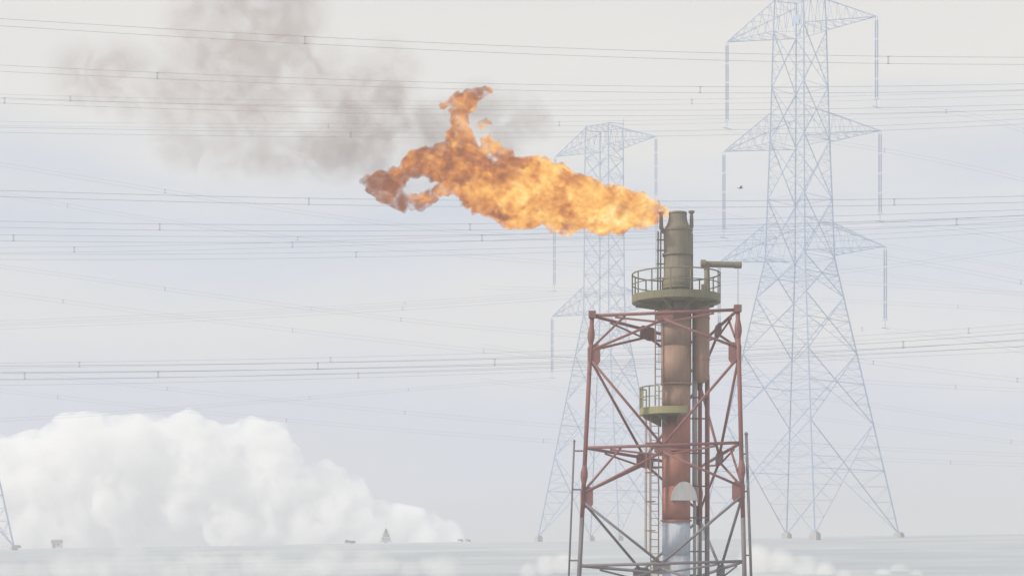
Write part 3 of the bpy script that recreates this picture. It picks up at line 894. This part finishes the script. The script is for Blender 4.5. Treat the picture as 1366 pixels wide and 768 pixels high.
def smoke(name, label, px, dep, density, seed, color, thr=(.42, .66)):
    s = FPX / dep
    rnd = random.Random(seed)
    sp = [(P(x, y, dep + rnd.uniform(-.6, .6)), r / s) for x, y, r in px]
    sp = [(c, r * 1.3) for c, r in sp]
    me = blob_mesh(name, sp, .34, [(.25, 1.6, True)], seed)
    m, nt = new_mat(name + '_volume')
    geo = N(nt, 'ShaderNodeNewGeometry'); pos = geo.outputs['Position']
    n0 = N(nt, 'ShaderNodeTexNoise', inp={'Scale': .62, 'Detail': 7.0, 'Roughness': .62, 'Distortion': 1.7}); mpv = N(nt, 'ShaderNodeMapping'); mpv.inputs['Location'].default_value = (seed * 1.37, 0.0, seed * .53); L(nt, pos, mpv.inputs['Vector']); L(nt, mpv.outputs[0], n0.inputs['Vector'])
    puff = N(nt, 'ShaderNodeMapRange', interpolation_type='SMOOTHSTEP', inp={'From Min': thr[0], 'From Max': thr[1], 'To Min': .04, 'To Max': 1.0}); L(nt, n0.outputs['Fac'], puff.inputs['Value'])
    fld = sphere_field(nt, pos, sp, 2.1)
    d = math_node(nt, 'MULTIPLY', math_node(nt, 'MULTIPLY', puff.outputs[0], math_node(nt, 'POWER', fld, 1.1)), density)
    pv = N(nt, 'ShaderNodeVolumePrincipled', inp={'Color': (*color, 1), 'Anisotropy': .1}); L(nt, d, pv.inputs['Density'])
    o = N(nt, 'ShaderNodeOutputMaterial'); L(nt, pv.outputs[0], o.inputs['Volume'])
    m.cycles.volume_step_rate = .35
    me.materials.append(m)
    ob = bpy.data.objects.new(name, me); COL.objects.link(ob)
    tag(ob, label, 'smoke', kind='stuff')


smoke('smoke', 'thin brown smoke drifting away above and left of the flame',
      [(475, 190, 40), (505, 155, 48), (440, 195, 46), (370, 195, 46), (305, 190, 48), (238, 190, 36), (330, 120, 72), (285, 50, 66), (350, 15, 78), (400, 75, 52), (515, 100, 46), (330, -60, 80), (105, 100, 42), (165, 110, 50), (228, 125, 50), (240, 165, 40), (460, 130, 55), (492, 205, 36), (462, 212, 32), (430, 212, 32), (530, 185, 36), (560, 180, 30), (400, 205, 30), (335, 212, 26), (270, 208, 26)],
      72.0, .25, 5, (.44, .33, .29), thr=(.40, .66))
smoke('smoke', 'grey smoke wisps behind the upright flame tongue',
      [(590, 175, 40), (640, 150, 38), (690, 155, 34), (670, 190, 30), (715, 165, 24), (565, 165, 30)], 72.5, .40, 9, (.44, .38, .36), thr=(.36, .66))

smoke('smoke', 'darker brown smoke curling off the left tip of the flame',
      [(570, 254, 16), (545, 245, 14), (500, 222, 20), (480, 205, 26), (462, 190, 28), (505, 185, 26), (440, 205, 24), (470, 160, 26), (520, 130, 24), (415, 198, 20)], 71.6, .42, 14, (.40, .29, .25), thr=(.33, .66))


def cloud(name, label, px, dep, density, voxel, seed, disp, scale, flat=.8, step=.5, albedo=(.985, .985, .985), soft=5.0, thr=(.40, .58), kind=None):
    s = FPX / dep; rnd = random.Random(seed)
    sp = [(P(x, y, dep + rnd.uniform(-1, 1) * r / s * .9), r / s) for x, y, r in px]
    me = blob_mesh(name, sp, voxel, disp, seed, flat=flat, warp=[(18, 110), (13, 40), (6, 16)])
    m, nt = new_mat(name + '_volume')
    geo = N(nt, 'ShaderNodeNewGeometry'); pos = geo.outputs['Position']
    n0 = N(nt, 'ShaderNodeTexNoise', inp={'Scale': scale, 'Detail': 6.0, 'Roughness': .6}); L(nt, pos, n0.inputs['Vector'])
    puff = N(nt, 'ShaderNodeMapRange', interpolation_type='SMOOTHSTEP', inp={'From Min': thr[0], 'From Max': thr[1], 'To Min': .03, 'To Max': 1.0}); L(nt, n0.outputs['Fac'], puff.inputs['Value'])
    d = math_node(nt, 'MULTIPLY', puff.outputs[0], density)
    pv = N(nt, 'ShaderNodeVolumePrincipled', inp={'Color': (*albedo, 1), 'Anisotropy': .3}); L(nt, d, pv.inputs['Density'])
    o = N(nt, 'ShaderNodeOutputMaterial'); L(nt, pv.outputs[0], o.inputs['Volume'])
    m.cycles.volume_step_rate = step
    me.materials.append(m)
    ob = bpy.data.objects.new(name, me); COL.objects.link(ob)
    tag(ob, label, 'cloud', kind=kind)


def cumulus_lobes():
    crest = [(-110, 640), (-40, 612), (0, 582), (30, 592), (48, 588), (75, 562), (100, 557), (145, 566), (165, 574), (190, 565), (225, 571), (260, 562), (300, 566),
             (330, 573), (360, 573), (382, 592), (402, 613), (430, 627), (443, 645), (470, 667), (505, 677), (530, 690), (580, 702), (600, 722)]
    rnd = random.Random(21); out = []
    cx_ = [c[0] for c in crest]; cy_ = [c[1] for c in crest]
    for x in np.arange(-110, 598, 11.0):                # lobes along the crest
        r = rnd.uniform(9, 24) * (1 if x < 440 else .6); y = float(np.interp(x, cx_, cy_)) + 15
        out.append((x + rnd.uniform(-4, 4), y + r * .95, r))
    for k in range(60):                                 # body below it
        x = rnd.uniform(-110, 575); y0 = float(np.interp(x, cx_, cy_)); r = min(rnd.uniform(20, 44), max(9, (745 - y0) * .42))
        y = rnd.uniform(y0 + r * 1.15, max(y0 + r * 1.2, 735)); out.append((x, y, r))
    return out


cloud('cumulus_cloud', 'big white cumulus bank rising over the horizon at lower left', cumulus_lobes(),
      2600, .065, 5.0, 11, [(14, 95, True), (13, 45, True), (10, 21, True), (6, 10, True)], .026)


# low mist on the field, standing in for cloud overlaid on the ground
def mist(label, px, dep, density, seed):
    s = FPX / dep; rnd = random.Random(seed)
    sp = []
    for x, y, r in px:
        d = dep + rnd.uniform(-4, 4); c = P(x, y, d)
        sp.append((c, r / s))
    me = blob_mesh('cloud_standin_mist', sp, .2, [(.3, 2.4, True), (.16, 1.0, True)], seed, flat=2.2, warp=[(.4, 2.5), (.2, .9)])
    m, nt = new_mat('mist_volume')
    geo = N(nt, 'ShaderNodeNewGeometry'); pos = geo.outputs['Position']
    n0 = N(nt, 'ShaderNodeTexNoise', inp={'Scale': .5, 'Detail': 6.0, 'Roughness': .6}); L(nt, pos, n0.inputs['Vector'])
    puff = N(nt, 'ShaderNodeMapRange', interpolation_type='SMOOTHSTEP', inp={'From Min': .34, 'From Max': .58, 'To Min': .1, 'To Max': 1.0}); L(nt, n0.outputs['Fac'], puff.inputs['Value'])
    fld = sphere_field(nt, pos, sp, 2.2, 2.2)
    d = math_node(nt, 'MULTIPLY', math_node(nt, 'MULTIPLY', puff.outputs[0], fld), density)
    pv = N(nt, 'ShaderNodeVolumePrincipled', inp={'Color': (.985, .98, .965, 1)}); L(nt, d, pv.inputs['Density'])
    o = N(nt, 'ShaderNodeOutputMaterial'); L(nt, pv.outputs[0], o.inputs['Volume'])
    m.cycles.volume_step_rate = .5
    me.materials.append(m)
    ob = bpy.data.objects.new('cloud_standin_mist', me); COL.objects.link(ob)
    tag(ob, label, 'mist', kind='stuff')


def mist_row(x0, x1, y, r, seed, step=20):
    rnd = random.Random(seed)
    return [(x + rnd.uniform(-6, 6), y + rnd.uniform(-8, 8), r * rnd.uniform(.65, 1.15)) for x in np.arange(x0, x1, step)]


mist('pale mist bank standing in for overlaid cloud on the field below the cumulus', mist_row(-30, 595, 756, 24, 3, 26), 112, .15, 3)
mist('pale mist bank standing in for overlaid cloud between the tower and the tall pylon feet', [(1008, 748, 26), (1040, 752, 24), (1072, 757, 20), (1100, 763, 17), (1125, 768, 11)], 112, .5, 6)
mist('small round mist puff standing in for overlaid cloud at the bottom right', [(1178, 768, 13), (1200, 763, 15), (1222, 769, 11)], 112, .6, 8)
mist('small mist puff standing in for overlaid cloud at the bottom left of the tower', [(705, 762, 14), (728, 754, 17), (752, 752, 18)], 112, .5, 11)


# ------------------------------------------------------------------ small far things on the crest of the field
def on_ground(px, d):
    x = (px - CX) * d / FPX; return Vector((x, d, ground_z(x, d)))


def leaf_mat(name, c):
    return paint(name, c, 0.9, var=.3, scale=.8, streak=False)


M['needle'] = leaf_mat('conifer_needles', (.045, .07, .055)); M['leaf'] = leaf_mat('shrub_leaves', (.06, .08, .05))


def conifer(px, d, h, w, label):
    b = on_ground(px, d); t = thing('conifer_tree', b, label, 'tree'); rnd = random.Random(int(px))
    MB().bar(b - Z * .1, b + Z * h, .07 * h / 3, 8, .01).build('trunk', M['bark'], t)
    mb = MB()
    for k in range(900):
        f = rnd.random() ** .8; z = h * (.1 + .9 * f)
        tier = .72 + .38 * abs(math.sin(f * math.pi * 4.2))
        rr = w * .5 * (1 - f) ** .85 * tier * math.sqrt(rnd.uniform(.15, 1)); a = rnd.uniform(0, 6.283)
        c = b + Vector((math.cos(a) * rr, math.sin(a) * rr, z - rr * .25)); s_ = h * rnd.uniform(.035, .075)
        e = Vector((math.cos(a), math.sin(a), rnd.uniform(-.6, .2))).normalized(); q = Vector((-math.sin(a), math.cos(a), rnd.uniform(-.5, .5))).normalized()
        mb.add([c - e * s_, c + q * s_ * .4, c + e * s_, c - q * s_ * .4], [[0, 1, 2, 3]])
    mb.build('crown', M['needle'], t)


def bush(px, d, h, w, label):
    b = on_ground(px, d); t = thing('bush', b, label, 'bush', 'bushes on the crest of the field'); rnd = random.Random(int(px))
    mb = MB()
    for k in range(4): mb.bar(b, b + Vector((rnd.uniform(-.4, .4) * w, rnd.uniform(-.2, .2) * w, h * .6)), .04, 5, .015)
    mb.build('stem', M['bark'], t)
    mb = MB(); lob = [(rnd.uniform(-.38, .38) * w, rnd.uniform(-.3, .3) * w, rnd.uniform(.3, .62) * h, rnd.uniform(.2, .36) * h) for _ in range(7)]
    for k in range(700):
        l = rnd.choice(lob); v = Vector((rnd.gauss(0, 1), rnd.gauss(0, 1), rnd.gauss(0, 1))).normalized() * l[3] * rnd.uniform(.5, 1.1)
        c = b + Vector(l[:3]) + v; c.z = max(c.z, b.z + .03); s_ = rnd.uniform(.05, .11) * h
        e = Vector((rnd.gauss(0, 1), rnd.gauss(0, 1), rnd.gauss(0, 1))).normalized(); q = e.orthogonal().normalized()
        mb.add([c - e * s_, c + q * s_ * .6, c + e * s_, c - q * s_ * .6], [[0, 1, 2, 3]])
    mb.build('crown', M['leaf'], t)


conifer(515, 440, 4.0, 3.6, 'small lone conifer on the horizon at the right foot of the cumulus')
bush(468, 440, 1.5, 3.4, 'low dark bush on the horizon just left of the lone conifer')
bush(618, 450, 1.1, 5.0, 'flat dark bush on the horizon right of the lone conifer, beyond the cumulus')
bush(24, 440, 1.2, 3.0, 'low bush beside the pylon leg at the left edge')


def hut(px, d, label):
    b = on_ground(px, d); t = thing('hut', b, label, 'hut')
    mb = MB(); mb.box(b + Z * .75, (2.4, 1.8, 1.7)); mb.build('wall', M['plaster'], t)
    mb = MB(); z = b.z + 1.6
    for sgn in (-1, 1):
        mb.prism([Vector((b.x - 1.4, b.y + sgn * 1.1, z - .1)), Vector((b.x + 1.4, b.y + sgn * 1.1, z - .1)), Vector((b.x + 1.4, b.y, z + .65)), Vector((b.x - 1.4, b.y, z + .65))], (0, 0, .08))
    mb.build('roof', M['tile'], t)
    mb = MB(); mb.box((b.x - .5, b.y - .92, b.z + .7), (.5, .06, 1.3)); mb.build('door', M['bark'], t)
    mb = MB(); mb.box((b.x + .55, b.y - .92, b.z + .95), (.55, .05, .5)); mb.build('window', M['pane'], t)


hut(76, 440, 'small pale hut on the horizon under the cumulus, right of the pylon leg')


def bird(px, py, d, label):
    c = P(px, py, d); t = thing('bird', c, label, 'bird')
    mb = MB(); ring = [(-.24, .01), (-.17, .045), (-.05, .075), (.07, .07), (.14, .04), (.18, .045), (.22, .03), (.26, .004)]
    n = 8; vs_ = []
    for x, r in ring:
        for k in range(n):
            a = 6.2832 * k / n; vs_.append(c + Vector((x, math.cos(a) * r, math.sin(a) * r + (.02 if x > .12 else 0))))
    fs_ = [[i * n + k, i * n + (k + 1) % n, (i + 1) * n + (k + 1) % n, (i + 1) * n + k] for i in range(len(ring) - 1) for k in range(n)]
    mb.add(vs_, fs_); mb.build('body', M['feather'], t, smooth=True)
    for sg in (-1, 1):
        mb = MB(); mb.prism([c + Vector((.1, sg * .04, .03)), c + Vector((.12, sg * .28, .16)), c + Vector((-.02, sg * .58, .12)), c + Vector((-.1, sg * .5, .10)), c + Vector((-.08, sg * .26, .12)), c + Vector((-.1, sg * .04, .03))], (0, 0, .015))
        mb.build('wing', M['feather'], t)
    mb = MB(); mb.prism([c + Vector((-.2, -.02, 0)), c + Vector((-.2, .02, 0)), c + Vector((-.38, .07, .01)), c + Vector((-.38, -.07, .01))], (0, 0, .012)); mb.build('tail', M['feather'], t)


bird(988, 251, 160, 'tiny dark bird in the sky just left of the tall pylon body')
